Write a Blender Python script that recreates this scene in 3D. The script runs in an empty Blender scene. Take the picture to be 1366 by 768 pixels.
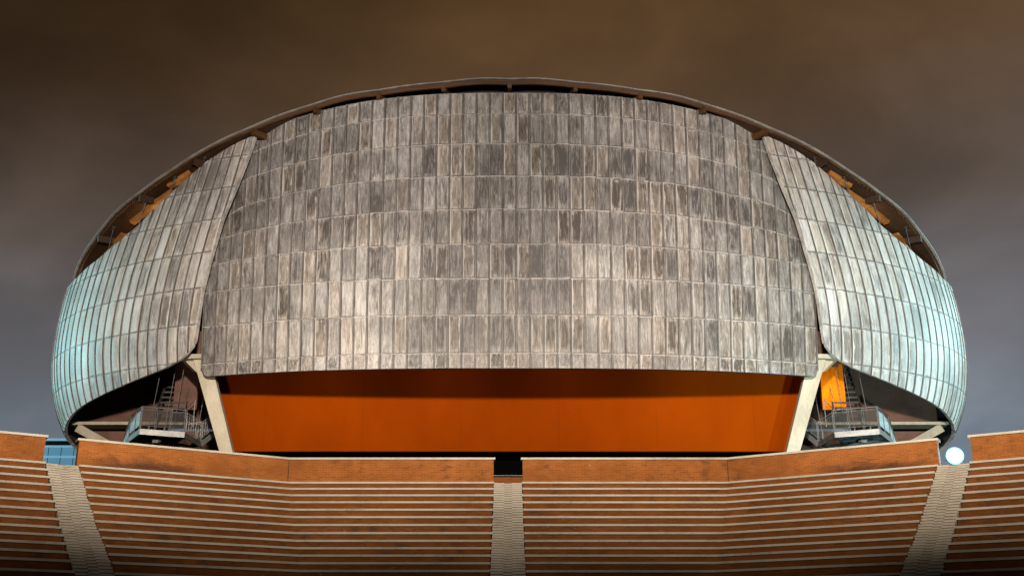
import bpy, math, random
import numpy as np
from mathutils import Vector
random.seed(7); RNG = np.random.default_rng(11)
R = math.radians
EYE = 1.7                      # camera height; measured heights below are relative to it
scene = bpy.context.scene
COL = scene.collection

# ------------------------------------------------------------------ helpers
class MB:
    def __init__(self): self.v=[]; self.f=[]; self.uv=[]; self.m=[]
    def face(self, pts, uv=None, mat=0):
        b=len(self.v); self.v += [tuple(map(float,p)) for p in pts]
        self.f.append(tuple(range(b,b+len(pts)))); self.m.append(mat)
        self.uv.append(uv if uv is not None else [(0,0)]*len(pts))
    def grid(self, P, UV=None, mat=0, flip=False):
        r,c = P.shape[:2]; b=len(self.v)
        self.v += [tuple(p) for p in P.reshape(-1,3).tolist()]
        for j in range(r-1):
            for i in range(c-1):
                q=[(j,i),(j,i+1),(j+1,i+1),(j+1,i)]
                if flip: q=q[::-1]
                self.f.append(tuple(b+jj*c+ii for jj,ii in q)); self.m.append(mat)
                self.uv.append([tuple(UV[jj,ii]) for jj,ii in q] if UV is not None else [(0,0)]*4)
    def box(self, c, s, rot=0.0, mat=0, uvs=1.0):
        cx,cy,cz=c; hx,hy,hz=s[0]/2,s[1]/2,s[2]/2; co,si=math.cos(rot),math.sin(rot)
        def P(x,y,z): return (cx+x*co-y*si, cy+x*si+y*co, cz+z)
        F=[((-1,-1,-1),(1,-1,-1),(1,-1,1),(-1,-1,1)),((1,1,-1),(-1,1,-1),(-1,1,1),(1,1,1)),
           ((-1,1,-1),(-1,-1,-1),(-1,-1,1),(-1,1,1)),((1,-1,-1),(1,1,-1),(1,1,1),(1,-1,1)),
           ((-1,-1,1),(1,-1,1),(1,1,1),(-1,1,1)),((-1,1,-1),(1,1,-1),(1,-1,-1),(-1,-1,-1))]
        for f in F:
            pts=[P(a*hx,b*hy,d*hz) for a,b,d in f]
            uv=[((a*hx+b*hy)*uvs,(d*hz)*uvs) for a,b,d in f]
            self.face(pts,uv,mat)
    def bar(self, a, b, w, h=None, up=(0,0,1), mat=0):
        """box-section bar from a to b"""
        h=w if h is None else h
        a=Vector(a); b=Vector(b); d=(b-a).normalized(); u=Vector(up)
        if abs(d.dot(u))>.98: u=Vector((0,1,0))
        s=d.cross(u).normalized(); t=s.cross(d).normalized()
        o=[-s*w/2-t*h/2, s*w/2-t*h/2, s*w/2+t*h/2, -s*w/2+t*h/2]
        A=[a+q for q in o]; B=[b+q for q in o]; L=(b-a).length
        for i in range(4):
            j=(i+1)%4; self.face([A[i],A[j],B[j],B[i]],[(0,0),(w,0),(w,L),(0,L)],mat)
        self.face(A[::-1],None,mat); self.face(B,None,mat)
    def tube(self, a, b, r, n=8, mat=0):
        a=Vector(a); b=Vector(b); d=(b-a).normalized(); u=Vector((0,0,1)) if abs(d.z)<.95 else Vector((0,1,0))
        s=d.cross(u).normalized(); t=s.cross(d)
        ring=lambda p:[p+(s*math.cos(2*math.pi*k/n)+t*math.sin(2*math.pi*k/n))*r for k in range(n)]
        A,B=ring(a),ring(b)
        for i in range(n):
            j=(i+1)%n; self.face([A[i],A[j],B[j],B[i]],None,mat)
        self.face(A[::-1],None,mat); self.face(B,None,mat)
    def build(self, name, mats, parent=None, smooth=False):
        me=bpy.data.meshes.new(name); me.from_pydata(self.v,[],self.f)
        mats=mats if isinstance(mats,(list,tuple)) else [mats]
        for m in mats: me.materials.append(m)
        me.polygons.foreach_set('material_index', self.m)
        uvl=me.uv_layers.new(name='UVMap'); flat=[c for q in self.uv for p in q for c in p]
        uvl.data.foreach_set('uv', flat)
        if smooth: me.polygons.foreach_set('use_smooth',[True]*len(self.f))
        me.update()
        o=bpy.data.objects.new(name,me); COL.objects.link(o)
        if parent is not None:
            o.parent=parent; o.location=-Vector(parent.location) if parent.parent is None else (0,0,0)
        return o

def tag(o,label=None,cat=None,group=None,kind=None):
    if label: o['label']=label
    if cat: o['category']=cat
    if group: o['group']=group
    if kind: o['kind']=kind
    return o
def empty(name,loc,label,cat,group=None):
    o=bpy.data.objects.new(name,None); COL.objects.link(o); o.location=loc; o.empty_display_size=.5
    return tag(o,label,cat,group)

# ------------------------------------------------------------------ materials
class NT:
    def __init__(self,name):
        self.mat=bpy.data.materials.new(name); self.mat.use_nodes=True
        self.t=self.mat.node_tree; self.n=self.t.nodes
        self.b=self.n['Principled BSDF']
    def new(self,t,**kw):
        n=self.n.new(t)
        for k,v in kw.items(): setattr(n,k,v)
        return n
    def set(self,sock,v):
        if hasattr(v,'is_linked') or isinstance(v,bpy.types.NodeSocket): self.t.links.new(v,sock)
        else: sock.default_value=v
    def math(self,op,a,b=0.0,c=0.0,clamp=False):
        n=self.new('ShaderNodeMath',operation=op,use_clamp=clamp)
        self.set(n.inputs[0],a); self.set(n.inputs[1],b)
        if op in('MULTIPLY_ADD','WRAP','SMOOTH_MIN','SMOOTH_MAX'): self.set(n.inputs[2],c)
        return n.outputs[0]
    def mix(self,f,a,b,blend='MIX'):
        n=self.new('ShaderNodeMix',data_type='RGBA',blend_type=blend)
        self.set(n.inputs[0],f); self.set(n.inputs[6],a if not isinstance(a,tuple) else (*a,1)); self.set(n.inputs[7],b if not isinstance(b,tuple) else (*b,1))
        return n.outputs[2]
    def ramp(self,f,stops,interp='LINEAR'):
        n=self.new('ShaderNodeValToRGB'); cr=n.color_ramp; cr.interpolation=interp
        while len(cr.elements)<len(stops): cr.elements.new(.5)
        for e,(p,c) in zip(cr.elements,stops):
            e.position=p; e.color=(*c,1) if isinstance(c,tuple) else (c,c,c,1)
        self.set(n.inputs[0],f); return n.outputs[0]
    def smooth(self,x,lo,hi,a=0.0,b=1.0):
        n=self.new('ShaderNodeMapRange',interpolation_type='SMOOTHSTEP')
        self.set(n.inputs[0],x); 
        for i,v in enumerate((lo,hi,a,b)): self.set(n.inputs[1+i],v)
        return n.outputs[0]
    def noise(self,vec,scale,detail=4,rough=.55,dist=0.0):
        n=self.new('ShaderNodeTexNoise'); self.set(n.inputs['Vector'],vec)
        n.inputs['Scale'].default_value=scale; n.inputs['Detail'].default_value=detail
        n.inputs['Roughness'].default_value=rough; n.inputs['Distortion'].default_value=dist
        return n.outputs['Fac']
    def white(self,vec):
        n=self.new('ShaderNodeTexWhiteNoise',noise_dimensions='3D'); self.set(n.inputs['Vector'],vec); return n.outputs['Value'],n.outputs['Color']
    def vmul(self,vec,v):
        n=self.new('ShaderNodeVectorMath',operation='MULTIPLY'); self.set(n.inputs[0],vec); n.inputs[1].default_value=v; return n.outputs[0]
    def vadd(self,vec,v):
        n=self.new('ShaderNodeVectorMath',operation='ADD'); self.set(n.inputs[0],vec); self.set(n.inputs[1],v); return n.outputs[0]
    def comb(self,x,y,z=0.0):
        n=self.new('ShaderNodeCombineXYZ'); self.set(n.inputs[0],x); self.set(n.inputs[1],y); self.set(n.inputs[2],z); return n.outputs[0]
    def uv(self):
        n=self.new('ShaderNodeTexCoord'); s=self.new('ShaderNodeSeparateXYZ'); self.t.links.new(n.outputs['UV'],s.inputs[0])
        return n.outputs['UV'],s.outputs[0],s.outputs[1]
    def obj(self):
        return self.new('ShaderNodeTexCoord').outputs['Object']
    def bump(self,h,strength=.3,dist=.02):
        n=self.new('ShaderNodeBump'); n.inputs['Strength'].default_value=strength; n.inputs['Distance'].default_value=dist
        self.set(n.inputs['Height'],h); self.t.links.new(n.outputs[0],self.b.inputs['Normal'])
    def done(self,col=None,rough=.6,metal=0.0,spec=.3):
        if col is not None: self.set(self.b.inputs['Base Color'],(*col,1) if isinstance(col,tuple) else col)
        self.set(self.b.inputs['Roughness'],rough); self.set(self.b.inputs['Metallic'],metal)
        self.b.inputs['Specular IOR Level'].default_value=spec
        return self.mat

def mat_lead(name,dark,mid,light,seed):
    m=NT(name); uv,u,v=m.uv(); P=m.obj()
    fu=m.math('FRACT',u); fv=m.math('FRACT',v)
    cell=m.comb(m.math('FLOOR',u),m.math('FLOOR',v),seed)
    r1,rc=m.white(cell); r2,_=m.white(m.vadd(cell,(17.3,5.1,2.2))); r3,_=m.white(m.vadd(cell,(3.3,55.1,9.2)))
    off=m.vmul(rc,(40,40,40))
    pv=m.vadd(m.comb(u,v,seed),off)
    streak=m.noise(m.vmul(pv,(6.2,2.1,1)),1.0,7,.64,.8)
    grp=m.noise(m.vmul(cell,(.34,.47,1)),1.0,2,.5)
    run=m.noise(m.vmul(P,(1.5,1.5,.22)),1.0,5,.62,.4)
    fine=m.noise(m.vmul(pv,(19,9,1)),1.0,4,.62,.5)
    blot=m.noise(m.vmul(pv,(2.2,1.5,1)),1.0,5,.6,1.0)
    big=m.noise(m.vmul(P,(.09,.09,.13)),1.0,4,.6,.4)
    # value: overall 0..1
    val=m.math('MULTIPLY_ADD',streak,1.0,-.16)
    val=m.math('MULTIPLY_ADD',m.math('SUBTRACT',run,.5),.55,val)
    val=m.math('MULTIPLY_ADD',m.math('SUBTRACT',fine,.5),.55,val)
    val=m.math('MULTIPLY_ADD',m.math('SUBTRACT',grp,.5),.6,val)
    val=m.math('MULTIPLY_ADD',m.math('SUBTRACT',big,.5),.95,val)
    val=m.math('MULTIPLY_ADD',m.math('SUBTRACT',r1,.5),.15,val)
    # worn darker middle of the sheet, shape from noise, on some sheets only
    du=m.math('ABSOLUTE',m.math('SUBTRACT',fu,.5)); dv=m.math('ABSOLUTE',m.math('SUBTRACT',fv,.52))
    wob=m.math('MULTIPLY',m.math('SUBTRACT',blot,.5),.42)
    inm=m.math('MULTIPLY',m.smooth(m.math('ADD',du,wob),.40,.24),m.smooth(m.math('ADD',dv,wob),.44,.30))
    amt=m.math('MULTIPLY',m.smooth(r2,.5,1.0,.0,.26),m.smooth(streak,.25,.7,1.25,.35))
    val=m.math('SUBTRACT',val,m.math('MULTIPLY',inm,amt))
    col=m.ramp(val,[(0.02,dark),(.36,mid),(.72,light),(1.0,tuple(min(1,c*1.22) for c in light))])
    # brownish rust tint on some sheets
    tint=m.math('MULTIPLY',m.smooth(m.math('ADD',m.math('MULTIPLY',r3,.5),m.math('MULTIPLY',blot,.6)),.46,.76),.5)
    col=m.mix(tint,col,(.86,.70,.52),'MULTIPLY')
    # small black scratches / runs
    scr=m.noise(m.vmul(pv,(8.5,3.6,1)),1.0,4,.55,1.6)
    scrm=m.math('MULTIPLY',m.smooth(scr,.60,.72),m.smooth(r2,.2,.7))
    col=m.mix(m.math('MULTIPLY',scrm,.75),col,(.055,.048,.042))
    # dirt gathered along the seams, pale wear along the laps
    e=m.math('MINIMUM',fu,m.math('SUBTRACT',1.0,fu))
    ev=m.math('MINIMUM',fv,m.math('SUBTRACT',1.0,fv))
    n2=m.noise(m.vmul(P,(1.3,1.3,.8)),1.0,3,.5)
    ed=m.math('MINIMUM',e,m.math('MULTIPLY',ev,2.6)); we=m.math('ADD',ed,m.math('MULTIPLY',m.math('SUBTRACT',blot,.5),.16))
    fr=m.math('MULTIPLY',m.math('MULTIPLY',m.smooth(we,.08,.15),m.smooth(we,.34,.16)),m.math('MULTIPLY',m.smooth(r3,.3,1.0,.1,.5),m.smooth(streak,.42,.62)))
    col=m.mix(fr,col,tuple(min(1,c*1.12) for c in light))
    d0=m.math('MULTIPLY',m.smooth(we,.20,.05),m.smooth(n2,.35,.7,.0,.6))
    col=m.mix(d0,col,tuple(c*.95 for c in dark))
    d1=m.math('MULTIPLY',m.smooth(e,.105,.055),m.smooth(n2,.2,.6,.6,1.0))
    d9=m.math('MULTIPLY',m.math('MULTIPLY',m.smooth(fu,.06,.09),m.smooth(fu,.16,.11)),m.smooth(r3,.45,.9,0,.6))
    col=m.mix(d9,col,tuple(min(1,c*1.3) for c in light))
    col=m.mix(d1,col,(.030,.025,.021))
    d2=m.math('MULTIPLY',m.smooth(fv,.95,.985),m.smooth(blot,.4,.65,.0,.5))
    col=m.mix(d2,col,tuple(min(1,c*1.25) for c in light))
    d3=m.math('MULTIPLY',m.smooth(fv,.04,.012),m.smooth(n2,.25,.6,.35,.9))
    col=m.mix(d3,col,(.07,.06,.052))
    h=m.math('ADD',m.math('MULTIPLY',streak,.6),m.math('MULTIPLY',blot,.8))
    m.bump(h,.35,.03)
    return m.done(col,m.smooth(streak,.2,.8,.5,.72),0.0,.35)

def mat_noisy(name,c1,c2,scale=2.0,rough=.7,stretch=(1,1,1),bump=.15,metal=0.,spec=.3):
    m=NT(name); P=m.vmul(m.obj(),stretch)
    a=m.noise(P,scale,6,.62,.3); b=m.noise(P,scale*9,3,.6)
    f=m.math('ADD',m.math('MULTIPLY',a,.75),m.math('MULTIPLY',b,.25))
    col=m.mix(m.smooth(f,.3,.7),c1,c2)
    if bump: m.bump(f,bump,.02)
    return m.done(col,rough,metal,spec)

def mat_brick(name,ca,cb,mort,stain=.5,soot=0):
    m=NT(name); uv,u,v=m.uv(); P=m.obj()
    bt=m.new('ShaderNodeTexBrick'); m.set(bt.inputs['Vector'],m.comb(u,v,0.0))
    bt.offset=.5
    m.set(bt.inputs['Color1'],(*ca,1)); m.set(bt.inputs['Color2'],(*cb,1)); m.set(bt.inputs['Mortar'],(*mort,1))
    bt.inputs['Scale'].default_value=1.0; bt.inputs['Mortar Size'].default_value=.007
    bt.inputs['Brick Width'].default_value=.26; bt.inputs['Row Height'].default_value=.072
    bt.inputs['Bias'].default_value=0.0
    a=m.noise(P,.55,6,.65,.6); b=m.noise(m.vmul(P,(1.6,1.6,3)),1.3,5,.65,.5)
    col=m.mix(m.smooth(a,.35,.68,0,.65),bt.outputs['Color'],tuple(c*.55 for c in ca))
    # long runs of damp, black bloom
    k=m.math('MULTIPLY',m.smooth(b,.50,.68),m.smooth(m.noise(P,.16,3,.5),.40,.56))
    col=m.mix(m.math('MULTIPLY',k,stain),col,(.05,.026,.016))
    if soot:
        sp=m.new('ShaderNodeSeparateXYZ'); m.set(sp.inputs[0],P); ax=m.math('ABSOLUTE',sp.outputs[0])
        nz=m.noise(m.vmul(P,(1.2,1.2,2.4)),1.0,5,.65,.6); zz=m.math('ADD',sp.outputs[2],m.math('MULTIPLY',m.math('SUBTRACT',nz,.5),-1.1))
        kk=m.math('MULTIPLY',m.math('MULTIPLY',m.smooth(ax,11.6,13.2),m.smooth(ax,16.2,14.8)),m.smooth(zz,soot+.62,soot+.12))
        col=m.mix(m.math('MULTIPLY',kk,.85),col,(.035,.018,.012))
    # rare lime bloom
    w=m.noise(m.vmul(P,(1.6,1.6,7)),1.0,5,.7,.4); w2=m.noise(P,.22,2,.5)
    col=m.mix(m.math('MULTIPLY',m.math('MULTIPLY',m.smooth(w,.64,.72),m.smooth(w2,.52,.62)),.45),col,(.5,.4,.3))
    m.bump(bt.outputs['Fac'],-.25,.01)
    return m.done(col,.85,0,.06)

def mat_plain(name,col,rough=.6,metal=0.,spec=.3): return NT(name).done(col,rough,metal,spec)
def mat_emit(name,col,s):
    m=NT(name); m.b.inputs['Emission Color'].default_value=(*col,1); m.b.inputs['Emission Strength'].default_value=s
    return m.done(col,.4)

M={}
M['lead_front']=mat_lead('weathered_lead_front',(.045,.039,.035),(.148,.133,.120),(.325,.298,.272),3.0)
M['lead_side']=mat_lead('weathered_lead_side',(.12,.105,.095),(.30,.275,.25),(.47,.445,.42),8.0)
M['seam']=mat_noisy('lead_seam',(.045,.038,.033),(.15,.13,.115),1.2,.6,(1,1,.5))
M['lap']=mat_noisy('lead_lap',(.13,.115,.10),(.40,.36,.32),1.5,.55,(1,1,1))
M['dark']=mat_noisy('dark_lining',(.012,.010,.009),(.03,.026,.022),1.5,.8)
M['black']=mat_plain('unlit_void',(.0015,.0013,.0012),.95,0,0.0)  # near-black colour paints the shade of the recess and roof void
M['roof']=mat_noisy('roof_lead',(.09,.08,.07),(.19,.17,.15),1.5,.55)
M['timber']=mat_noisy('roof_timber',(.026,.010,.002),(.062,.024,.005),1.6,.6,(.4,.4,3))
M['purlin']=mat_noisy('lit_purlin_timber',(.14,.050,.008),(.30,.115,.022),1.2,.6,(1,1,2))  # roof timber made brighter, warm lamp glow put into the colour
M['ply']=mat_noisy('soffit_plywood',(.012,.005,.0015),(.032,.012,.0035),.5,.6,(1,1,1))
def mat_orange():
    m=NT('orange_plaster'); uv,u,v=m.uv(); P=m.obj()
    a=m.noise(m.vmul(P,(1,1,.6)),.5,6,.62,.4); b=m.noise(P,7,4,.6)
    f=m.math('ADD',m.math('MULTIPLY',a,.8),m.math('MULTIPLY',b,.2))
    col=m.mix(m.smooth(f,.25,.75),(.130,.0190,.0004),(.152,.0232,.0006))
    j=m.math('ABSOLUTE',m.math('SUBTRACT',m.math('FRACT',m.math('DIVIDE',u,6.1)),.5))
    col=m.mix(m.smooth(j,.003,.0012,0,.45),col,(.06,.011,.001))
    m.bump(f,.1,.02)
    return m.done(col,.9,0,0.0)
M['orange']=mat_orange()
M['lit_orange']=mat_noisy('lamplit_orange_plaster',(.34,.085,.003),(.42,.115,.004),.8,.8,(1,1,1),.1,0,0)  # orange wall paint brightened, warm lamp light put into the colour
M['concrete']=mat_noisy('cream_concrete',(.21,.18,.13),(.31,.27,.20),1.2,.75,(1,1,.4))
M['brown']=mat_noisy('unlit_orange_plaster',(.055,.024,.014),(.10,.044,.026),.8,.6,(1,1,1.5))
M['brown2']=mat_noisy('brown_wall_low',(.06,.026,.016),(.11,.05,.03),.8,.6,(1,1,1.5))
M['brick']=mat_brick('bench_brick',(.175,.056,.013),(.12,.036,.008),(.165,.07,.025),.75)
M['brickwall']=mat_brick('parapet_brick',(.265,.084,.018),(.195,.058,.011),(.28,.125,.045),.5,8.9)
def mat_trav():
    m=NT('travertine'); P=m.obj()
    a=m.noise(P,.45,6,.65,.5); b=m.noise(m.vmul(P,(2,2,14)),1.6,5,.6,.6); c=m.noise(P,9,3,.6)
    f=m.math('ADD',m.math('ADD',m.math('MULTIPLY',a,.5),m.math('MULTIPLY',b,.3)),m.math('MULTIPLY',c,.2))
    col=m.ramp(f,[(.3,(.14,.115,.085)),(.46,(.32,.278,.215)),(.72,(.46,.412,.335))])
    m.bump(f,.2,.01)
    return m.done(col,.65,0,.3)
M['trav']=mat_trav()
M['trav_worn']=mat_noisy('worn_travertine',(.10,.08,.055),(.26,.22,.155),1.8,.75,(1,1,3))
M['trav_dark']=mat_noisy('dark_worn_travertine',(.12,.095,.07),(.25,.21,.16),1.8,.8,(1,1,3))
M['steel']=mat_noisy('galvanised_steel',(.085,.08,.075),(.16,.15,.14),3,.42,(1,1,1),.05,.55,.5)
M['steel_dark']=mat_noisy('dark_steel',(.022,.020,.018),(.05,.045,.04),3,.5,(1,1,1),.05,.4,.4)
def mat_glass(name,tint,alpha):
    m=NT(name); tr=m.new('ShaderNodeBsdfTransparent'); tr.inputs[0].default_value=(*tint,1)
    mx=m.new('ShaderNodeMixShader'); mx.inputs[0].default_value=alpha
    m.done(tint,.18,0,.6)
    out=m.n['Material Output']; m.t.links.new(tr.outputs[0],mx.inputs[1]); m.t.links.new(m.b.outputs[0],mx.inputs[2]); m.t.links.new(mx.outputs[0],out.inputs[0])
    return m.mat
M['screen']=mat_glass('balcony_screen',(.62,.72,.72),.55)
M['meshscreen']=mat_glass('balcony_mesh',(.45,.43,.40),.05)
M['bluewin']=mat_emit('lit_blue_glazing',(.10,.26,.37),.85)
M['blueband']=mat_emit('lit_blue_band',(.20,.40,.52),.85)  # bands and roof glow in place of blue light falling on them
M['lamp']=mat_emit('lamp_lens',(.75,.97,1.0),420.0)
M['lamphalo']=mat_emit('lamp_halo_glow',(.10,.62,.90),1.6)  # emission stands for the glare around the lens
M['ground']=mat_noisy('dark_paving',(.05,.045,.04),(.10,.09,.08),.6,.85)
M['terrace']=mat_noisy('terrace_paving',(.06,.045,.035),(.11,.085,.07),.7,.85)

# ------------------------------------------------------------------ shells
def grid_normals(P):
    dv=np.gradient(P,axis=0); du=np.gradient(P,axis=1)
    n=np.cross(du,dv); n/=np.maximum(np.linalg.norm(n,axis=2,keepdims=True),1e-9); return n
def sheet(mb,P,N,UV,th,flip=False,mi=(0,1,1)):
    """outer sheet + inner sheet + edge strips"""
    Q=P-N*th
    mb.grid(P,UV,mi[0],flip); mb.grid(Q,UV,mi[1],not flip)
    for a,b,ff in ((P[0],Q[0],True),(P[-1],Q[-1],False)):
        g=np.stack([a,b]); mb.grid(g,None,mi[2],(not ff)^(flip))
    for a,b,ff in ((P[:,0],Q[:,0],False),(P[:,-1],Q[:,-1],True)):
        g=np.stack([a,b]); mb.grid(g,None,mi[2],(not ff)^(flip))
def strip(mb,pts,nrm,side,w,h,mat,base=-.02):
    """raised rib along pts (n,3) with normals and side directions"""
    pts=np.asarray(pts); a=pts-side*w/2+nrm*base; b=pts-side*w/2+nrm*h; c=pts+side*w/2+nrm*h; d=pts+side*w/2+nrm*base
    mb.grid(np.stack([a,b,c,d]),None,mat)

hall=empty('concert_hall',(0,78,EYE+7.2),'huge beetle-shaped concert hall clad in weathered lead panels above the brick seating','concert hall')

# front shell: row lines measured up the face (height, depth), all in metres
RZ=np.array([16.24,17.11,19.42,21.69,23.87,26.24,28.62,31.00,33.29,35.01])
RY=np.array([61.60,61.60,61.70,61.80,61.90,62.32,62.74,63.16,63.58,64.00])
RE=np.array([.28,.15,.20,.20,-.12,-.60,-1.05,-1.36,-1.70,-1.92])
RW=np.array([.778,.779,.787,.793,.798,.806,.815,.824,.832,.839])
def front_pt(i,v):
    k=np.arange(10)
    z0=np.interp(v,k,RZ); y0=np.interp(v,k,RY); e=np.interp(v,k,RE); w=np.interp(v,k,RW)
    X=i*w; q=np.abs(X)/17.5
    pe=np.where(e>0,2.0,3.0); dz=np.clip(np.abs(X)-16.7,0,9)**1.4*np.clip((v-5)/4,0,1)*.8
    return np.stack([X, y0+2.85*q**2.4+.05*np.clip(np.abs(X)-15.5,0,9)**1.4*np.clip((v-2)/4,0,1), z0+e*q**pe-dz+EYE],-1)
NP=23.5; SEG=5
iu=np.linspace(-NP,NP,int(2*NP*SEG)+1); vv=np.concatenate([np.linspace(k,k+1,7)[:-1] for k in range(9)]+[np.array([9.])])
I,V=np.meshgrid(iu,vv)
lift=np.clip((np.abs(I)-(NP-.7))/.7,0,1); cor=1-np.sqrt(np.clip(1-lift**2,0,1))
V2=np.where(V<1,V+(1-V)*cor*.7,V)
P=front_pt(I,V2); N=grid_normals(P)
UV=np.stack([I+.5+40,V2],-1)
pamp=RNG.uniform(-.012,.04,(60,12)); ci=np.clip(np.floor(I+NP).astype(int),0,59); cj=np.clip(np.floor(V2).astype(int),0,11)
fu=(I+NP)%1; fv=V2%1
P=P+N*(pamp[ci,cj]*4*fu*(1-fu)*np.minimum(1,6*fv*(1-fv)))[...,None]
mb=MB(); sheet(mb,P,N,UV,.22)
for s in np.arange(-NP,NP+.01,1.0):
    t=np.linspace(.0 if abs(s)<NP-.1 else .7,9,40); c=front_pt(np.full_like(t,s),t)
    c2=front_pt(np.full_like(t,s+.05),t); sd=c2-c; sd/=np.linalg.norm(sd,axis=1,keepdims=True)
    tg=np.gradient(c,axis=0); nn=np.cross(sd,tg); nn/=np.linalg.norm(nn,axis=1,keepdims=True)
    strip(mb,c,nn,sd,.06,.05,2)
for k in range(1,9):
    for i0 in np.arange(-NP,NP-.5,1.0):
        jit=RNG.uniform(-.018,.018); t=np.linspace(i0+.04,i0+.96,6); c=front_pt(t,np.full_like(t,k+jit)); c2=front_pt(t,np.full_like(t,k+jit+.05))
        sd=c2-c; sd/=np.linalg.norm(sd,axis=1,keepdims=True); tg=np.gradient(c,axis=0); nn=np.cross(tg,sd); nn/=np.linalg.norm(nn,axis=1,keepdims=True)
        strip(mb,c,nn,-sd,.035,.028,3)
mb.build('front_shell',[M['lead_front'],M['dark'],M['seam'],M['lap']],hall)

# side shells: superelliptic plan, leading edge, rounded bottom corner, sloping top edge
KZ=np.array([9,13,17,21,25,29,33,37.]); KB=np.array([14.86,15.33,15.66,15.67,15.25,14.39,13.25,11.94])
KZ2=np.array([12,13,14,15,16,17,18,19,21,23,25,27,29,31,33,35.]); KA=np.array([27.6,28.6,29.4,30.05,30.55,30.95,31.22,31.4,31.5,31.4,31.15,30.85,30.55,30.3,30.1,29.95])
PA=np.polyfit(KZ2-21,KA,6); PB=np.polyfit(KZ-21,KB,4); YC=77.14; SN=2.2
def side_pt(phi,z):
    A=np.polyval(PA,z-21); B=np.polyval(PB,z-21); s,c=np.sin(phi),np.cos(phi)
    X=A*np.abs(s)**(2/SN); Y=YC-np.where(c>=0,B,1.7*B)*np.sign(c)*np.abs(c)**(2/SN)
    return np.stack([X,Y,z+EYE],-1)
def phi_of(X,z): return np.arcsin(np.clip(X/np.polyval(PA,z-21),0,1)**(SN/2))
LE=[(32.82,16.41),(31.34,16.62),(28.87,17.13),(26.57,17.72),(24.27,18.06),(21.8,18.42),(19.9,18.52),(19.2,18.56),(18.66,18.60),(18.2,18.70)]
lez=np.array([a for a,_ in LE])[::-1]; lex=np.array([b for _,b in LE])[::-1]; lep=phi_of(lex,lez)
BE=[(18.70,18.2),(19.06,17.78),(19.52,17.45),(20.48,17.07),(22.,16.7),(23.58,16.35),(25.28,16.01),(26.52,15.76),(27.46,15.53),(28.2,15.28),(28.95,15.02)]
bp=np.array([phi_of(np.array(a),np.array(b)) for a,b in BE]+[R(84),R(95),R(120)]); bz=np.array([b for _,b in BE]+[14.6,14.05,13.4])
TE=[(16.41,32.82),(17.93,32.19),(19.62,31.09),(21.08,29.73),(22.37,28.5),(23.71,27.2),(25.16,26.2),(26.73,25.4),(28.68,24.7),(29.48,24.62)]
tp=np.array([phi_of(np.array(a),np.array(b)) for a,b in TE]+[R(86),R(100),R(120)]); tz=np.array([b for _,b in TE]+[24.3,24.0,24.0])
ph_t=np.linspace(0,R(122),2000); ref=side_pt(ph_t,np.full_like(ph_t,21.)); arc=np.concatenate([[0],np.cumsum(np.linalg.norm(np.diff(ref,axis=0),axis=1))])
PITCH=.745
def lean(z): return 1-.0032*(z-20)
def U_of(phi,z): return np.interp(phi/lean(z),ph_t,arc)/PITCH
def phi_seam(u,z): return np.interp(u*PITCH,arc,ph_t)*lean(z)
SZ=np.array([12.6,14.95,17.27,19.51,21.83,24.2,26.49,28.78,31.19,33.5])
def V_of(z): return np.interp(z,SZ,np.arange(len(SZ)))
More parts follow.
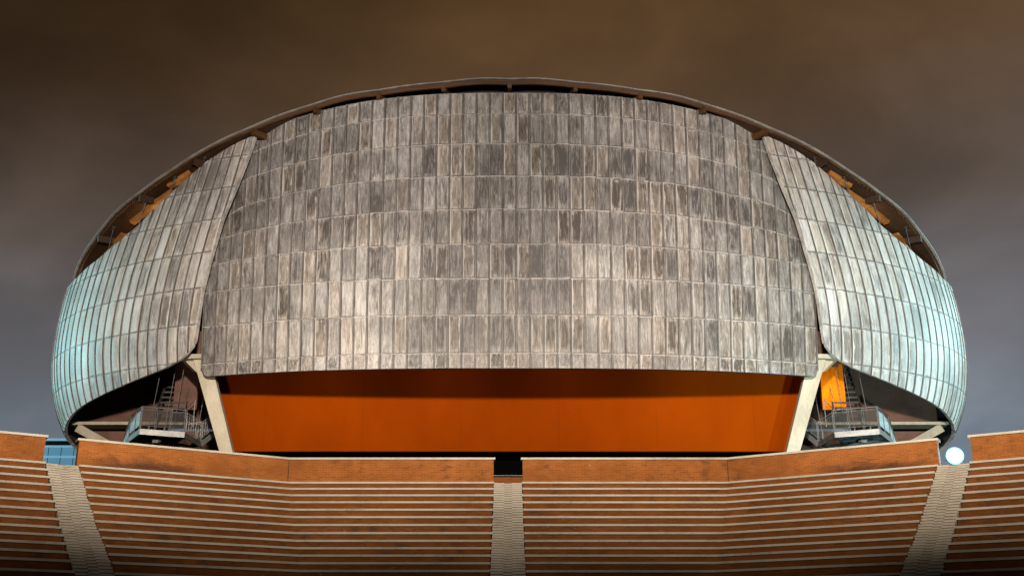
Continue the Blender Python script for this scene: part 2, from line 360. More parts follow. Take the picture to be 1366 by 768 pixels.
def side_shell(sg):
    a=np.linspace(0,1,231); b=np.linspace(0,1,71); PH0=float(lep[0]); PB1=R(118)
    Ag,Bg=np.meshgrid(a,b)
    zl=lez[0]+(lez[-1]-lez[0])*Bg; pe=np.interp(zl,lez,lep)
    w=Ag**1.0
    PHI=pe*(1-w)+PB1*w
    zb=np.interp(PHI,bp,bz); zt=np.interp(PHI,tp,tz)
    # near the leading edge the column follows the edge itself
    Z=np.where(Ag==0,zl,zb+(zt-zb)*Bg)
    # recompute so that columns left of the corners stay inside the outline
    for _ in range(3):
        zz=np.clip(Z,lez[0],lez[-1]); pe=np.interp(zz,lez,lep); PHI=np.maximum(pe*(1-w)+PB1*w,pe)
        Z=np.interp(PHI,bp,bz)*(1-Bg)+np.interp(PHI,tp,tz)*Bg
    P=side_pt(PHI,Z); N=grid_normals(P)
    U=U_of(PHI,Z); Vv=V_of(Z)
    pamp=np.random.default_rng(5 if sg>0 else 6).uniform(.0,.04,(120,14)); fu=U%1; fv=Vv%1
    P=P+N*(pamp[np.floor(U).astype(int)%120,np.floor(Vv).astype(int)]*4*fu*(1-fu))[...,None]
    UV=np.stack([U+(0 if sg>0 else 200),Vv],-1)
    m3=np.array([sg,1,1.])
    mb=MB(); sheet(mb,P*m3,N*m3,UV,.2,flip=(sg<0),mi=(0,1,3))  # pale lap material on the sheet edges paints their lit rim
    def inside(p,z): return (p>=np.interp(np.clip(z,lez[0],lez[-1]),lez,lep)-1e-4)&(z>=np.interp(p,bp,bz)-.01)&(z<=np.interp(p,tp,tz)+.01)
    def ribs(p,z,w,h,mat):
        ok=inside(p,z); c=side_pt(p,z); e=1e-3
        dp=side_pt(p+e,z)-c; dz=side_pt(p,z+e)-c; nn=np.cross(dp,dz); nn/=np.linalg.norm(nn,axis=1,keepdims=True)
        tg=np.gradient(c,axis=0); sd=np.cross(nn,tg); sd/=np.linalg.norm(sd,axis=1,keepdims=True)
        i=0
        while i<len(ok):
            if ok[i]:
                j=i
                while j+1<len(ok) and ok[j+1]: j+=1
                if j-i>=2: strip(mb,c[i:j+1]*m3,nn[i:j+1]*m3,sd[i:j+1]*m3,w,h,mat)
                i=j+1
            else: i+=1
    for u in range(int(U.min()),int(U.max())+1):
        z=np.linspace(13.4,33.2,180); ribs(phi_seam(np.full_like(z,u),z),z,.042,.055,2)
    for k in range(1,len(SZ)-1):
        p=np.linspace(lep.min(),R(117),220); ribs(p,np.full_like(p,SZ[k]),.035,.03,2)
    # pale folded edge along the leading side
    z=np.linspace(18.4,32.75,90); p=np.interp(z,lez,lep); c=side_pt(p,z); dp=side_pt(p+1e-3,z)-c; dz=side_pt(p,z+1e-3)-c
    nn=np.cross(dp,dz); nn/=np.linalg.norm(nn,axis=1,keepdims=True); tg=np.gradient(c,axis=0); sd=np.cross(nn,tg); sd/=np.linalg.norm(sd,axis=1,keepdims=True)
    strip(mb,c*m3,nn*m3,sd*m3,.055,.05,3,base=-.22)
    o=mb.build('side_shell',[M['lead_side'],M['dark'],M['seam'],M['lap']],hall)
    return o
for sg in (-1,1): side_shell(sg)

# roof with projecting rim
RIM=np.array([(0,63.5,35.81),(2.4,63.53,35.78),(6.64,63.95,35.52),(10.85,64.43,35.06),(14.56,65.0,34.10),(17.27,65.15,32.95),(19.98,65.47,31.62),(21.76,65.83,30.50),(23.64,66.43,29.42),(25.65,67.48,28.25),(27.4,68.89,26.95),(28.73,70.31,25.75),(29.3,71.3,24.5),(29.6,74,23.7),(29.8,78,23.4)])
def rim_curve(n):
    d=np.concatenate([[0],np.cumsum(np.linalg.norm(np.diff(RIM,axis=0),axis=1))]); t=np.linspace(0,d[-1],n)
    # Catmull-Rom through the measured points
    out=[]
    for x in t:
        k=min(np.searchsorted(d,x,side='right')-1,len(RIM)-2); f=(x-d[k])/(d[k+1]-d[k])
        p0=RIM[k-1] if k>0 else RIM[1]*np.array([-1,1,1]); p1=RIM[k]; p2=RIM[k+1]; p3=RIM[k+2] if k+2<len(RIM) else 2*RIM[-1]-RIM[-2]
        m1=(p2-p0)/2; m2=(p3-p1)/2
        out.append((2*f**3-3*f**2+1)*p1+(f**3-2*f**2+f)*m1+(-2*f**3+3*f**2)*p2+(f**3-f**2)*m2)
    return np.array(out),t
half,ht=rim_curve(90)
# flat-ish sections with slight kinks at the section joints
full=np.concatenate([half[:0:-1]*np.array([-1,1,1]),half]); 
sd=np.concatenate([[0],np.cumsum(np.linalg.norm(np.diff(full,axis=0),axis=1))]); sdc=sd-sd[-1]/2
full[:,2]+=EYE+.05*np.abs(np.sin(sdc/4.25*math.pi))-.02
rear=np.array([(-29.8+59.6*t,78+34*math.sin(math.pi*t)**.7,23.4+EYE) for t in np.linspace(0,1,40)])
loop=full; cen=np.array([0,88,0.])
inw=cen-full; inw[:,2]=0; inw/=np.linalg.norm(inw,axis=1,keepdims=True)
apex=np.array([0,90,37.3+EYE])
mb=MB()
ts=np.linspace(0,1,10); top=np.stack([full+(apex-full)*t for t in ts]); mb.grid(top,None,0,True)
rr=rear[::-1]; topr=np.stack([rr+(apex-rr)*t for t in ts]); mb.grid(topr,None,0,True)
lip=full-np.array([0,0,.075]); mb.grid(np.stack([full,lip]),None,0,False)
lip2=lip+inw*.14; mb.grid(np.stack([lip,lip2]),None,0,False)
und=np.stack([full+(apex-full)*t-np.array([0,0,.9])*(0.4+.6*min(1,t*6)) for t in np.linspace(.08,1,8)]); mb.grid(und,None,1,False)
roof=mb.build('roof',[M['roof'],M['black']],hall)
fx=np.abs(full[:,0])
mb=MB(); f0=full+inw*.12-np.array([0,0,.10]); f1=f0-np.array([0,0,1.])*np.interp(np.abs(full[:,0]),[0,13,20],[.30,.26,.07])[:,None]; f2=f1+inw*.14; 
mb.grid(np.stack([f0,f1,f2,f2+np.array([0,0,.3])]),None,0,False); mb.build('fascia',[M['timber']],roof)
wid=np.interp(fx,[0,12,20,25,29],[.35,.4,1.3,1.6,1.2])[:,None]
mb=MB(); s0=full+inw*.30-np.array([0,0,.22]); s1=full+inw*(.3+wid*.5)-np.array([0,0,.16]); s2=full+inw*(.3+wid)-np.array([0,0,.10])
mb.grid(np.stack([s0,s1,s2,s2+np.array([0,0,.12])]),None,0,False); mb.build('soffit',[M['ply']],roof)
def rim_at(s):
    return np.array([np.interp(s,sdc,full[:,k]) for k in range(3)]),np.array([np.interp(s,sdc,inw[:,k]) for k in range(3)])
for k in range(-8,9):
    s=k*4.25
    if abs(s)>sd[-1]/2-4: continue
    p,n=rim_at(s); mb=MB(); L=1.1+.05*abs(s)
    mb.bar(p+n*.1-np.array([0,0,.42]),p+n*L-np.array([0,0,.34]),.26,.42); mb.build('rafter',[M['timber'] if abs(s)<19 else M['ply']],roof)  # outer rafters get the darker material, painting the void's shade
for sg in (-1,1):
    for X in (19.9,22.0,24.0,26.2):
        zt_=float(np.interp(X,[a for a,_ in TE],[b for _,b in TE])); p=side_pt(phi_of(np.array(X),np.array(zt_)),np.array(zt_))
        k=int(np.argmin(np.abs(half[:,0]-X))); q=half[k]+np.array([0,0,EYE]); nn=(cen-q); nn[2]=0; nn/=np.linalg.norm(nn)
        m3=np.array([sg,1,1.]); mb=MB(); a=(p+nn*.15)*m3; b=(q+nn*.55-np.array([0,0,.3]))*m3
        mb.tube(a,b,.035); mb.box(b,(.18,.18,.12)); mb.tube(b,b+np.array([sg*.25,.1,-.25]),.03); mb.build('strut',[M['steel_dark']],roof)

for sg in (-1,1):
    for xa,xb,ins,dz in ((22.7,25.6,1.25,.50),(21.2,22.6,.9,.36),(26.3,27.6,1.3,.6)):
        q=[half[int(np.argmin(np.abs(half[:,0]-x)))]+np.array([0,0,EYE]) for x in (xa,(xa+xb)/2,xb)]
        nn=cen-q[1]; nn[2]=0; nn/=np.linalg.norm(nn); m3=np.array([sg,1,1.]); mb=MB()
        pts=[(p+nn*ins-np.array([0,0,dz])) for p in q]
        mb.bar(pts[0]*m3+np.array([0,0,-.05]),pts[1]*m3,.5,.30); mb.bar(pts[1]*m3,pts[2]*m3+np.array([0,0,.08]),.42,.22)
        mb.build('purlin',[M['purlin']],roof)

# dark inner body of the hall
zc=np.array([20.5,21.5,24,26,28,30,32,34,35.0]); ac=np.array([27.5,27.5,27.2,25.6,23.2,20.6,17,11.5,5]); fc=np.array([64.6,64.6,65,65.3,66.2,67,67.5,67.2,67.5])
ph=np.linspace(-math.pi,math.pi,97); G=[]
for z,a_,y_ in zip(zc,ac,fc):
    b_=80-y_; s,c=np.sin(ph),np.cos(ph)
    G.append(np.stack([a_*np.sign(s)*np.abs(s)**.85,80-b_*np.sign(c)*np.abs(c)**.85*np.where(c<0,1.8,1),np.full_like(ph,z+EYE)],-1))
G=np.stack(G); G0=G[0].copy(); G0[:,:2]=[0,82]
mb=MB(); mb.grid(G,None,0,False); mb.grid(np.stack([G0,G[0]]),None,0,False); Gt=G[-1].copy(); Gt[:,:2]=[0,82]; mb.grid(np.stack([G[-1],Gt]),None,0,False)
mb.build('inner_hull',[M['black']],hall,True)

# ---------------- under the front shell: orange wall, columns, recess
def Z(z): return z+EYE
mb=MB()
def quadslab(mb,pts,th,mat=0):
    """front polygon (x,y,z ccw seen from the camera) extruded backwards"""
    p=[Vector(q) for q in pts]; b=[q+Vector((0,th,0)) for q in p]
    mb.face(p,[(q.x,q.z) for q in p],mat); mb.face(b[::-1],None,mat)
    for i in range(len(p)):
        j=(i+1)%len(p); mb.face([p[j],p[i],b[i],b[j]],[(0,0),(1,0),(1,.3),(0,.3)],mat)
quadslab(mb,[(-18.0,69,Z(12.9)),(18.0,69,Z(12.9)),(20.2,69,Z(20.7)),(-20.2,69,Z(20.7))],.4)
mb.build('facade_wall',[M['orange']],hall)
mb=MB(); quadslab(mb,[(-27,71.5,Z(5.5)),(27,71.5,Z(5.5)),(27,71.5,Z(13.4)),(-27,71.5,Z(13.4))],.3)
mb.face([(-20,69.4,Z(12.9)),(-20,71.5,Z(12.9)),(20,71.5,Z(12.9)),(20,69.4,Z(12.9))],None,0)
mb.build('recess',[M['black']],hall)
for sg in (-1,1):
    mb=MB()
    # inclined column, trapezoid in elevation
    def X(x): return x*sg
    pts=[(X(16.55),65.35,Z(11.0)),(X(15.83),65.35,Z(11.0)),(X(18.02),65.35,Z(17.9)),(X(19.05),65.35,Z(17.9))]
    if sg<0: pts=pts[::-1]
    pts=pts[::-1]
    quadslab(mb,pts,.62)
    mb.build('column',[M['concrete']],hall)
    mb=MB()
    pts=[(X(18.2),64.95,Z(17.75)),(X(19.75),65.1,Z(17.75)),(X(19.75),65.1,Z(18.02)),(X(18.2),64.95,Z(18.02))]
    if sg<0: pts=pts[::-1]
    quadslab(mb,pts,3.0)
    # haunch tapering from the slab down to the column
    pts=[(X(18.35),65.42,Z(16.6)),(X(19.55),65.6,Z(17.74)),(X(18.3),65.42,Z(17.74))]
    if sg<0: pts=pts[::-1]
    quadslab(mb,pts,1.6)
    mb.build('column_head',[M['concrete']],hall)
    # wall in the slot between the shells and beside the column
    mb=MB(); pts=[(X(18.0),68.2,Z(18.1)),(X(20.6),68.2,Z(18.1)),(X(20.6),68.2,Z(20.4)),(X(18.0),68.2,Z(20.4))]
    if sg<0: pts=pts[::-1]
    quadslab(mb,pts,.2); mb.build('slot_wall',[M['brown']],hall)
    mb=MB(); pts=[(X(19.7),69.3,Z(15.6)),(X(21.2),69.4,Z(15.6)),(X(21.2),69.4,Z(18.6)),(X(19.7),69.3,Z(18.6))]
    if sg<0: pts=pts[::-1]
    quadslab(mb,pts,.2); mb.build('flank_wall',[M['lit_orange'] if sg>0 else M['brown']],hall)  # same paint: right colour carries lamp light, left the unlit tone
    # brown side wall with pale ledge and brace
    mb=MB(); pts=[(X(17.),74,Z(15.62)),(X(28.6),74,Z(15.62)),(X(28.6),74,Z(21)),(X(17.),74,Z(21))]
    if sg<0: pts=pts[::-1]
    quadslab(mb,pts,.3)
    for xj in (26.6,23.7): mb.box((X(xj),73.99,Z(18.2)),(.03,.03,5.2),0,1)
    mb.build('side_wall',[M['brown'],M['brown2']],hall)
    mb=MB(); pts=[(X(17.),74.6,Z(8)),(X(28.3),74.6,Z(8)),(X(28.3),74.6,Z(15.3)),(X(17.),74.6,Z(15.3))]
    if sg<0: pts=pts[::-1]
    quadslab(mb,pts,.3); mb.build('base_wall',[M['brown2']],hall)
    mb=MB(); mb.box((X(23.2),73.6,Z(15.50)),(11.4,1.4,.20)); mb.build('ledge',[M['concrete']],hall)
    mb=MB(); mb.bar((X(28.5),73.3,Z(15.25)),(X(25.4),73.3,Z(13.6)),.5,.55); mb.build('brace',[M['concrete']],hall)

# ------------------------------------------------------------------ hung balconies and stairs
def balcony(sg,label):
    zf=Z(13.62)
    S=lambda x,y,z: Vector((x*sg,y,z))
    P1,P2,P3,P4=(22.15,66.5),(19.75,67.5),(21.3,70.3),(23.7,69.2)
    root=empty('hung_balcony',(21.7*sg,68.4,zf),label,'balcony','steel balconies hung under the side shells')
    # floor: frame and open joists
    mb=MB(); c=[P1,P2,P3,P4]
    for a,b in ((P1,P2),(P2,P3),(P3,P4),(P4,P1)): mb.bar(S(*a,zf),S(*b,zf),.12,.34)
    mb.build('floor_frame',[M['steel']],root)
    mb=MB(); mb.face([S(*q,zf+.1) for q in (c if sg>0 else c[::-1])]); mb.face([S(*q,zf+.06) for q in (c[::-1] if sg>0 else c)])
    mb.bar(S(*P1,zf-.02),S(*P3,zf-.02),.08,.14); mb.bar(S(*P2,zf-.02),S(*P4,zf-.02),.08,.14)
    for f in (.33,.66):
        a=Vector(P1).lerp(Vector(P4),f); b=Vector(P2).lerp(Vector(P3),f); mb.bar(S(*a,zf-.03),S(*b,zf-.03),.07,.16)
    mb.build('floor_deck',[M['steel_dark']],root)
    def rail(a,b,za,zb,name,scr,n,h=1.38,wires=0):
        mb=MB(); a_=S(*a,za); b_=S(*b,zb); up=Vector((0,0,1))
        mb.tube(a_+up*h,b_+up*h,.035); mb.tube(a_+up*(h-.16),b_+up*(h-.16),.022); mb.tube(a_+up*.24,b_+up*.24,.022)
        for k in range(n+1):
            p=a_.lerp(b_,k/n); d=(b_-a_).normalized()*.045
            mb.bar(p-d,p-d+up*h,.03,.05); mb.bar(p+d,p+d+up*h,.03,.05)
        for k in range(wires):
            p=a_.lerp(b_,(k+.5)/wires); mb.tube(p+up*.2,p+up*h,.008,5)
        r=mb.build(name,[M['steel']],root)
        mb=MB()
        for k in range(n):
            p=a_.lerp(b_,(k+.08)/n); q=a_.lerp(b_,(k+.92)/n)
            mb.face([p+up*.28,q+up*.28,q+up*(h-.2),p+up*(h-.2)])
        mb.build('infill_panel',[scr],r)
    rail(P2,P1,zf+.15,zf+.15,'front_railing',M['meshscreen'],3)
    rail(P1,P4,zf+.15,zf+.15,'side_railing',M['screen'],2)
    P5=(25.0,71.6); 
    rail(P4,P5,zf+.15,zf-1.6,'stair_railing',M['screen'],3)
    Q=(19.0,68.5); Rr=(18.1,69.0)
    rail(P2,Q,zf+.15,zf-.25,'landing_railing',M['meshscreen'],1,1.25,7)
    rail(Q,Rr,zf-.25,zf+.75,'flight_railing',M['meshscreen'],1,1.25,8)
    mb=MB(); mb.bar(S(*P2,zf),S(*Q,zf-.4),.1,.3); mb.bar(S(*Q,zf-.4),S(*Rr,zf+.6),.1,.3)
    Q2=(Q[0]+.9,Q[1]+1.0); R2=(Rr[0]+.9,Rr[1]+1.0); mb.bar(S(*P3,zf),S(*Q2,zf-.4),.1,.3); mb.bar(S(*Q2,zf-.4),S(*R2,zf+.6),.1,.3)
    for k in range(6):
        f=k/5; a=Vector(Q).lerp(Vector(Rr),f); b=Vector(Q2).lerp(Vector(R2),f); mb.bar(S(*a,zf-.4+f),S(*b,zf-.4+f),.26,.04)
    mb.build('short_flight',[M['steel_dark']],root)
    mb=MB(); P6=(P5[0]-.95,P5[1]+.5); P3b=(P4[0]-.95,P4[1]+.5)
    mb.bar(S(*P4,zf-.05),S(*P5,zf-1.8),.1,.3); mb.bar(S(*P3b,zf-.05),S(*P6,zf-1.8),.1,.3)
    for k in range(8):
        f=k/7; a=Vector(P4).lerp(Vector(P5),f); b=Vector(P3b).lerp(Vector(P6),f); mb.bar(S(*a,zf-.05-1.75*f),S(*b,zf-.05-1.75*f),.28,.04)
    mb.build('lower_flight',[M['steel_dark']],root)
    # hanger rods up to the shell
    for (x,y),zt in ((( 21.7,66.72),Z(17.6)),((20.85,67.05),Z(18.6)),((20.4,67.3),Z(18.9)),((19.2,68.2),Z(17.9))):
        mb=MB(); mb.tube(S(x,y,zf+.1),S(x-.35,y+.1,zt),.022,6); mb.tube(S(x,y,zf-.1),S(x,y,zf+.35),.05,6); mb.build('hanger_rod',[M['steel']],root)
    # clamp under the floor
    mb=MB(); mb.box(S(21.6,68.0,zf-.3),(.35,.25,.2)); mb.tube(S(21.3,68.0,zf-.3),S(21.9,68.0,zf-.15),.05); mb.build('floor_bracket',[M['steel']],root)
    return root
balcony(-1,'steel balcony with cyan-lit side screens hung under the left lead shell')
balcony(1,'grey steel balcony hung under the right lead shell beside the bright orange wall')

def staircase(sg,label):
    root=empty('steel_staircase',(21.4*sg,70.0,Z(15.3)),label,'staircase','open steel stairs under the side shells')
    S=lambda x,y,z: Vector((x*sg,y,z))
    n=11
    for k in range(n):
        f=k/(n-1); z=Z(15.3+3.9*f); y=69.0+2.4*f; x0,x1=20.35,22.0
        mb=MB(); mb.bar(S(x0,y,z),S(x1,y,z),.34,.05); mb.bar(S(x0,y-.16,z-.03),S(x1,y-.16,z-.03),.03,.10); mb.build('tread',[M['steel_dark']],root)
    for x in (20.3,22.05):
        mb=MB(); mb.bar(S(x,68.8,Z(15.0)),S(x,71.5,Z(19.3)),.06,.32); mb.build('stringer',[M['steel_dark']],root)
    mb=MB()
    for x in (20.25,):
        a,b=S(x,68.8,Z(16.2)),S(x,71.5,Z(20.5)); mb.tube(a,b,.03)
        for k in range(5):
            f=k/4; p=S(x,68.8,Z(15.0)).lerp(S(x,71.5,Z(19.3)),f); mb.tube(p,p+Vector((0,0,1.2)),.02,6)
    mb.tube(S(19.4,67.9,Z(15.9)),S(20.6,68.6,Z(14.9)),.03); mb.tube(S(19.4,67.9,Z(15.9)),S(19.4,67.9,Z(14.2)),.025)
    mb.build('handrail',[M['steel']],root)
staircase(-1,'dark open-tread steel staircase in shade behind the left hung balcony')
staircase(1,'open-tread steel staircase behind the right hung balcony beside the bright orange wall')

# ------------------------------------------------------------------ amphitheatre seating
CEN=np.array([-.06,11.75]); DA=33.25; TA=29.5; SH=.19; TR=.70
TT=[.1599,.1545,.1486,.1425,.1361,.1296,.1229,.1159,.1094,.1032,.0969,.0905,.0837]
ROWZ=[t*(45-TR*k) for k,t in enumerate(TT)]
while len(ROWZ)<17: ROWZ.append(ROWZ[-1]-.35)
NR=len(ROWZ); GAP=.59
def fac(a,d,l):
    """point on the facet whose normal is at angle a, at apothem d, l metres along it"""
    n=np.array([math.sin(a),math.cos(a)]); t=np.array([math.cos(a),-math.sin(a)]); return CEN+n*d+t*l
def block_line(blk,d):
    w=d*math.tan(R(TA/2)); g=GAP
    if blk==0:  return [fac(R(-2*TA),d,0),fac(R(-2*TA),d,w),fac(R(-TA),d,-g+SH)]     # far left
    if blk==1:  return [fac(R(-TA),d,g+SH),fac(0,d,-w),fac(0,d,-g)]
    if blk==2:  return [fac(0,d,g),fac(0,d,w),fac(R(TA),d,-g-SH)]
    if blk==3:  return [fac(R(TA),d,g-SH),fac(R(2*TA),d,-w),fac(R(2*TA),d,0)]
def ext_prism(mb,line_f,line_b,z0,z1,mat=0,u0=0.0):
    """solid between a front polyline and a back polyline (both left to right)"""
    u=u0
    for i in range(len(line_f)-1):
        a,b=line_f[i],line_f[i+1]; c,d=line_b[i],line_b[i+1]; L=float(np.linalg.norm(b-a))
        m=max(1,int(L/1.0))
        mb.face([(*a,z0),(*b,z0),(*b,z1),(*a,z1)],[(u,z0),(u+L,z0),(u+L,z1),(u,z1)],mat)
        mb.face([(*d,z0),(*c,z0),(*c,z1),(*d,z1)],[(u,z0),(u+L,z0),(u+L,z1),(u,z1)],mat)
        mb.face([(*a,z1),(*b,z1),(*d,z1),(*c,z1)],[(u,0),(u+L,0),(u+L,.7),(u,.7)],mat)
        mb.face([(*b,z0),(*a,z0),(*c,z0),(*d,z0)],[(u,0),(u+L,0),(u+L,.7),(u,.7)],mat)
        u+=L
    for p,q,f in ((line_f[0],line_b[0],False),(line_f[-1],line_b[-1],True)):
        w=float(np.linalg.norm(q-p)); pts=[(*q,z0),(*p,z0),(*p,z1),(*q,z1)]; uv=[(0,z0),(w,z0),(w,z1),(0,z1)]
        if f: pts=pts[::-1]; uv=uv[::-1]
        mb.face(pts,uv,mat)
def stretch(line,e):
    l=[np.array(p,float) for p in line]
    d=l[0]-l[1]; l[0]=l[0]+d/np.linalg.norm(d)*e; d=l[-1]-l[-2]; l[-1]=l[-1]+d/np.linalg.norm(d)*e; return l
ORD=['top','second','third','fourth','fifth','sixth','seventh','eighth','ninth','tenth','eleventh','twelfth','thirteenth','fourteenth','fifteenth','sixteenth','seventeenth']
BLK=['far left block beyond the left stair','block between the left and centre stairs','block between the centre and right stairs','far right block beyond the right stair']
SL=.074
for blk in range(4):
    for k in range(NR):
        d=DA-TR*k; zt=ROWZ[k]+EYE; zb=(ROWZ[k+1] if k+1<NR else ROWZ[k]-.35)+EYE
        jz=random.uniform(-.006,.006); je=random.uniform(-.02,.02)
        fr=block_line(blk,d); bk=block_line(blk,d+TR-.004)
        mid=fr[1] if blk in(1,2) else fr[2 if blk==0 else 0]
        root=empty('bench_tier',(*fr[1],zb),f'{ORD[k]} brick bench tier from the parapet, {BLK[blk]}','bench','brick bench tiers of the amphitheatre')
        mb=MB(); ext_prism(mb,fr,bk,zb-.30,zt-SL,0,u0=random.uniform(0,.26)); mb.build('riser',[M['brick']],root)
        sf=stretch(block_line(blk,d-.05),.04+je); sb=stretch(bk,.04+je)
        mb=MB(); ext_prism(mb,sf,sb,zt-SL+.001+jz,zt+jz); mb.build('seat_slab',[M['trav']],root)
    # parapet behind the top tier
    d=DA+TR; root=empty('parapet_wall',(*block_line(blk,d)[1],ROWZ[0]+EYE),['brick parapet with pale coping at the far left, left of the sky gap','long brick parapet with pale coping and soot stain, left of the centre gap','long brick parapet with pale coping, between centre gap and bright floodlight','brick parapet with pale coping at the far right, beyond the bright floodlight'][blk],'wall','brick parapets above the seating')
    z0=ROWZ[0]+EYE-.3; z1=8.20+EYE
    mb=MB(); ext_prism(mb,block_line(blk,d),block_line(blk,d+.42),z0,z1); mb.build('wall',[M['brickwall']],root)
    f=stretch(block_line(blk,d-.06),.07); b=stretch(block_line(blk,d+.48),.07)
    mb=MB(); ext_prism(mb,f,b,z1+.001,z1+.085); mb.build('coping',[M['trav']],root)
    if blk in(1,2):
        # vertical movement joint at the bend
        v=block_line(blk,d-.004)[1]; mb=MB(); mb.box((*v,(z0+z1)/2+.15),(.03,.02,z1-z0-.3)); mb.build('movement_joint',[M['dark']],root)

def aisle(a,label,sh=0.0):
    root=empty('stairway',(*fac(a,DA,0),EYE+ROWZ[-1]),label,'stairs','stairs between the seating blocks')
    g=GAP-.035
    for k in range(NR-1):
        z_hi=ROWZ[k]; z_lo=ROWZ[k+1]
        for s in range(3):
            zt=z_hi-(z_hi-z_lo)*s/3+EYE-.05; d=DA-TR*k-TR*s/3; dz=(z_hi-z_lo)/3
            mb=MB()
            def seg(l0,l1,z0,z1,df,db,mat):
                ext_prism(mb,[fac(a,d+df,l0+sh),fac(a,d+df,l1+sh)],[fac(a,d+db,l0+sh),fac(a,d+db,l1+sh)],z0,z1,mat)
            j=random.uniform(-.02,.02)
            seg(-g,g,zt-dz-.25,zt-.067,.03,TR/3+.02,1)
            seg(-g+j,-.15,zt-.066,zt,0,TR/3+.02,0); seg(.15,g+j,zt-.066,zt,0,TR/3+.02,0); seg(-.149,.149,zt-.054,zt-.002,.005,TR/3+.02,2)
            zm=zt-dz*.5
            seg(-.145,.145,zm-dz*.5-.1,zm-.06,-TR/6+.02,.028,1); seg(-.15,.15,zm-.059,zm,-TR/6,.028,0)
            mb.build('step',[M['trav'],M['trav_worn'],M['trav_dark']],root)
    return root
for a,l in ((-TA,'left pale stone stair climbing to the gap beside the blue building'),(0,'central pale stone stair under the black opening between the parapets'),(TA,'right pale stone stair below the bright floodlight')):
    r=aisle(R(a),l,0 if a==0 else (SH if a<0 else -SH))
    if a==0:
        mb=MB(); d=DA+.35; ext_prism(mb,[fac(0,d,-GAP+.01),fac(0,d,GAP-.01)],[fac(0,d+.3,-GAP+.01),fac(0,d+.3,GAP-.01)],ROWZ[0]+EYE-.3,ROWZ[0]+EYE+.24); mb.build('top_riser',[M['brick']],r)
        mb=MB(); mb.box((CEN[0],CEN[1]+d-.01,ROWZ[0]+EYE+.30),(2*GAP-.02,.06,.03)); mb.build('top_edge',[M['steel_dark']],r)

# ------------------------------------------------------------------ setting
mb=MB(); S_=4000; mb.face([(-S_,-S_,0),(S_,-S_,0),(S_,S_,0),(-S_,S_,0)]); tag(mb.build('ground',[M['ground']]),kind='structure')
mb=MB()
arcp=[fac(R(x),(DA+1.25)/math.cos(R(((x+15)%30)-15)),0) for x in range(-90,91,5)]
back=[np.array([ (p[0]-0)*3.2, 150.]) for p in arcp]
for i in range(len(arcp)-1):
    a,b,c,d=arcp[i],arcp[i+1],back[i+1],back[i]; z=ROWZ[0]+EYE-.05
    mb.face([(*a,z),(*b,z),(*c,z),(*d,z)],[tuple(a),tuple(b),tuple(c),tuple(d)]); 
tag(mb.build('terrace',[M['terrace']]),kind='structure')

# blue lit glazed block seen through the left gap
bl=empty('office_building',(-55,150,0),'distant glazed building lit blue in the gap left of the hall','building')
bt=31.4
mb=MB(); mb.box((-57,158,bt/2),(24,15,bt-.2)); mb.build('wall',[M['dark']],bl)
for k in range(22):
    z=bt-.9-k*1.42
    if z<2: break
    mb=MB(); mb.box((-57,150.4,z),(24.2,.3,.22)); mb.build('floor_band',[M['blueband']],bl)
    if k>0:
        mb=MB()
        for j in range(14): mb.box((-68.1+j*1.71,150.45,z+.71),(1.58,.12,1.14))
        mb.build('window',[M['bluewin']],bl)
mb=MB(); mb.box((-57,156,bt),(24.4,12,.25)); mb.build('roof',[M['blueband']],bl)

# floodlight on the right stair head
fx_,fy_,fz_=17.52,44.0,8.05+EYE
fl=empty('floodlight',(fx_,fy_,ROWZ[0]+EYE),'blazing white floodlight on a post at the head of the right stair','floodlight')
def disc(mb,c,n,r,dep,mat=0,k=20):
    c=Vector(c); n=Vector(n).normalized(); s=n.cross(Vector((0,0,1))).normalized(); t=s.cross(n)
    f=[c+(s*math.cos(2*math.pi*i/k)+t*math.sin(2*math.pi*i/k))*r for i in range(k)]; b=[p-n*dep+(c-p)*.25 for p in f]
    mb.face(f,None,mat); mb.face(b[::-1],None,mat)
    for i in range(k):
        j=(i+1)%k; mb.face([f[j],f[i],b[i],b[j]],None,mat)
dirn=Vector((-fx_*.9,-fy_,-4)).normalized()
mb=MB(); mb.tube((fx_,fy_+.3,ROWZ[0]+EYE-.05),(fx_,fy_+.3,fz_-.1),.05); mb.bar((fx_-.28,fy_+.25,fz_-.12),(fx_+.28,fy_+.25,fz_-.12),.06); mb.build('post',[M['steel_dark']],fl)
mb=MB(); disc(mb,Vector((fx_,fy_,fz_)),dirn,.34,.38); mb.build('housing',[M['steel_dark']],fl)
mb=MB(); disc(mb,Vector((fx_,fy_,fz_))+dirn*.012,dirn,.245,.004); mb.build('lens',[M['lamp']],fl)

mb=MB(); disc(mb,Vector((fx_,fy_,fz_))+dirn*.006,dirn,.33,.005); mb.build('halo_disc',[M['lamphalo']],fl)  # glowing disc added as the lamp's halo
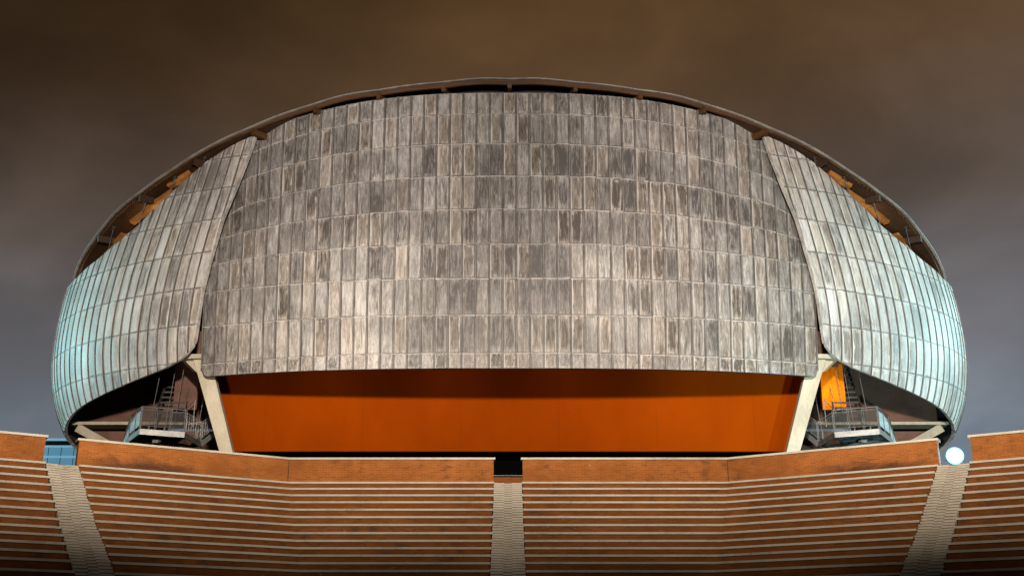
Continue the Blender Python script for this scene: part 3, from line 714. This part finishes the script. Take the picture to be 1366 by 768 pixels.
# ------------------------------------------------------------------ lights
def spot(name,loc,aim,energy,col,size,blend,rad):
    l=bpy.data.lights.new(name,'SPOT'); l.energy=energy; l.color=col; l.spot_size=R(size); l.spot_blend=blend; l.shadow_soft_size=rad
    o=bpy.data.objects.new(name,l); COL.objects.link(o); o.location=loc
    o.rotation_euler=(Vector(aim)-Vector(loc)).to_track_quat('-Z','Y').to_euler(); return o
def point(name,loc,energy,col,rad):
    l=bpy.data.lights.new(name,'POINT'); l.energy=energy; l.color=col; l.shadow_soft_size=rad
    o=bpy.data.objects.new(name,l); COL.objects.link(o); o.location=loc; return o
for ax,az_,pw in ((0,27.5,235000),(-23,27,170000),(23,27,235000)):
    spot('mast_flood',(0,-2,18.2),(ax,64,az_),pw,(1,.925,.85),42,.9,1.5)
for a in (-26,-13,0,13,26):
    spot('seating_flood',(0,-2,18.2),(50*math.sin(R(a)),50*math.cos(R(a))-2,15.0),[86000,96000,92000,96000,86000][(a+26)//13],(1,.87,.72),35.5,1.0,.8)
spot('side_flood',(-58,73,26),(-29,75,20),72000,(.40,.86,.94),80,1.0,.6)
spot('side_flood',(57,69,27),(28,74,20),115000,(.52,.92,1.0),60,.6,.6)
for ax in (-15,-7.5,0,7.5,15):
    spot('bounce_fill',(ax,54,9.4),(ax,69,20.2),4600,(1,.85,.65),46,1.0,.3)  # added spots, stand in for light bounced off the terrace
for sg in (-1,1):
    spot('roof_lamp',(sg*22.6,70.4,Z(27.7)),(sg*23.6,67.6,Z(29.3)),1000,(1,.5,.14),110,.6,.3)
    spot('roof_lamp',(sg*24.6,72.2,Z(26.2)),(sg*26.6,69.2,Z(27.4)),260,(1,.5,.14),110,.6,.3)
point('stair_lamp',(20.35,68.3,Z(16.6)),120,(1,.62,.2),.12)
spot('floodlight_beam',(fx_+.3,fy_+.9,fz_+.1),(28,72,17.5),26000,(.55,.92,1),95,.7,.2)

# ------------------------------------------------------------------ sky
w=bpy.data.worlds.new('World'); scene.world=w; w.use_nodes=True; t=w.node_tree; n=t.nodes
class WN(NT):
    def __init__(self): self.t=t; self.n=n
W=WN(); tc=n.new('ShaderNodeTexCoord'); g=tc.outputs['Generated']
sx=n.new('ShaderNodeSeparateXYZ'); t.links.new(g,sx.inputs[0])
el=W.math('ARCSINE',sx.outputs[2]); az=W.math('ARCTAN2',sx.outputs[0],sx.outputs[1])
n1=W.noise(W.vadd(W.vmul(g,(1.5,1.5,2.4)),(.7,.2,.5)),1.2,3,.45,.3)
n2=W.noise(W.vadd(W.vmul(g,(2.0,2.0,3.6)),(4.1,2.7,.3)),1.9,5,.52,.35)
hh=W.math('ADD',el,W.math('MULTIPLY',W.math('SUBTRACT',n1,.5),.16))
base=W.ramp(W.math('DIVIDE',hh,1.2),[(.0,(.20,.27,.33)),(.13,(.20,.25,.305)),(.20,(.165,.168,.188)),(.29,(.112,.088,.075)),(.40,(.100,.057,.030)),(.52,(.115,.058,.020)),(.75,(.08,.04,.014)),(1,(.045,.025,.012))])
cl=W.math('MULTIPLY',W.smooth(n2,.30,.72,.70,1.22),W.smooth(W.math('SUBTRACT',W.math('ADD',az,W.math('MULTIPLY',W.math('SUBTRACT',n1,.5),.5)),W.math('MULTIPLY',el,1.6)),-1.30,-.86,.32,1.0))
col=W.mix(1.0,base,cl,'MULTIPLY')
bg=n['Background']; t.links.new(col,bg.inputs['Color']); bg.inputs['Strength'].default_value=1.0

# ------------------------------------------------------------------ camera
cam=bpy.data.cameras.new('camera'); cam.sensor_width=36; cam.lens=36*1500/1366; cam.clip_end=9000; cam.clip_start=.1
cam.shift_x=3.2/1366
co=bpy.data.objects.new('camera',cam); COL.objects.link(co); co.location=(0,0,EYE); co.rotation_euler=(R(90)+math.atan(512/1500),0,0)
scene.camera=co
vs=scene.view_settings; vs.view_transform='Standard'; vs.look='None'; vs.exposure=0; vs.gamma=1; vs.use_curve_mapping=False
scene.render.resolution_x=1024; scene.render.resolution_y=575
scene.cycles.max_bounces=5; scene.cycles.use_denoising=True
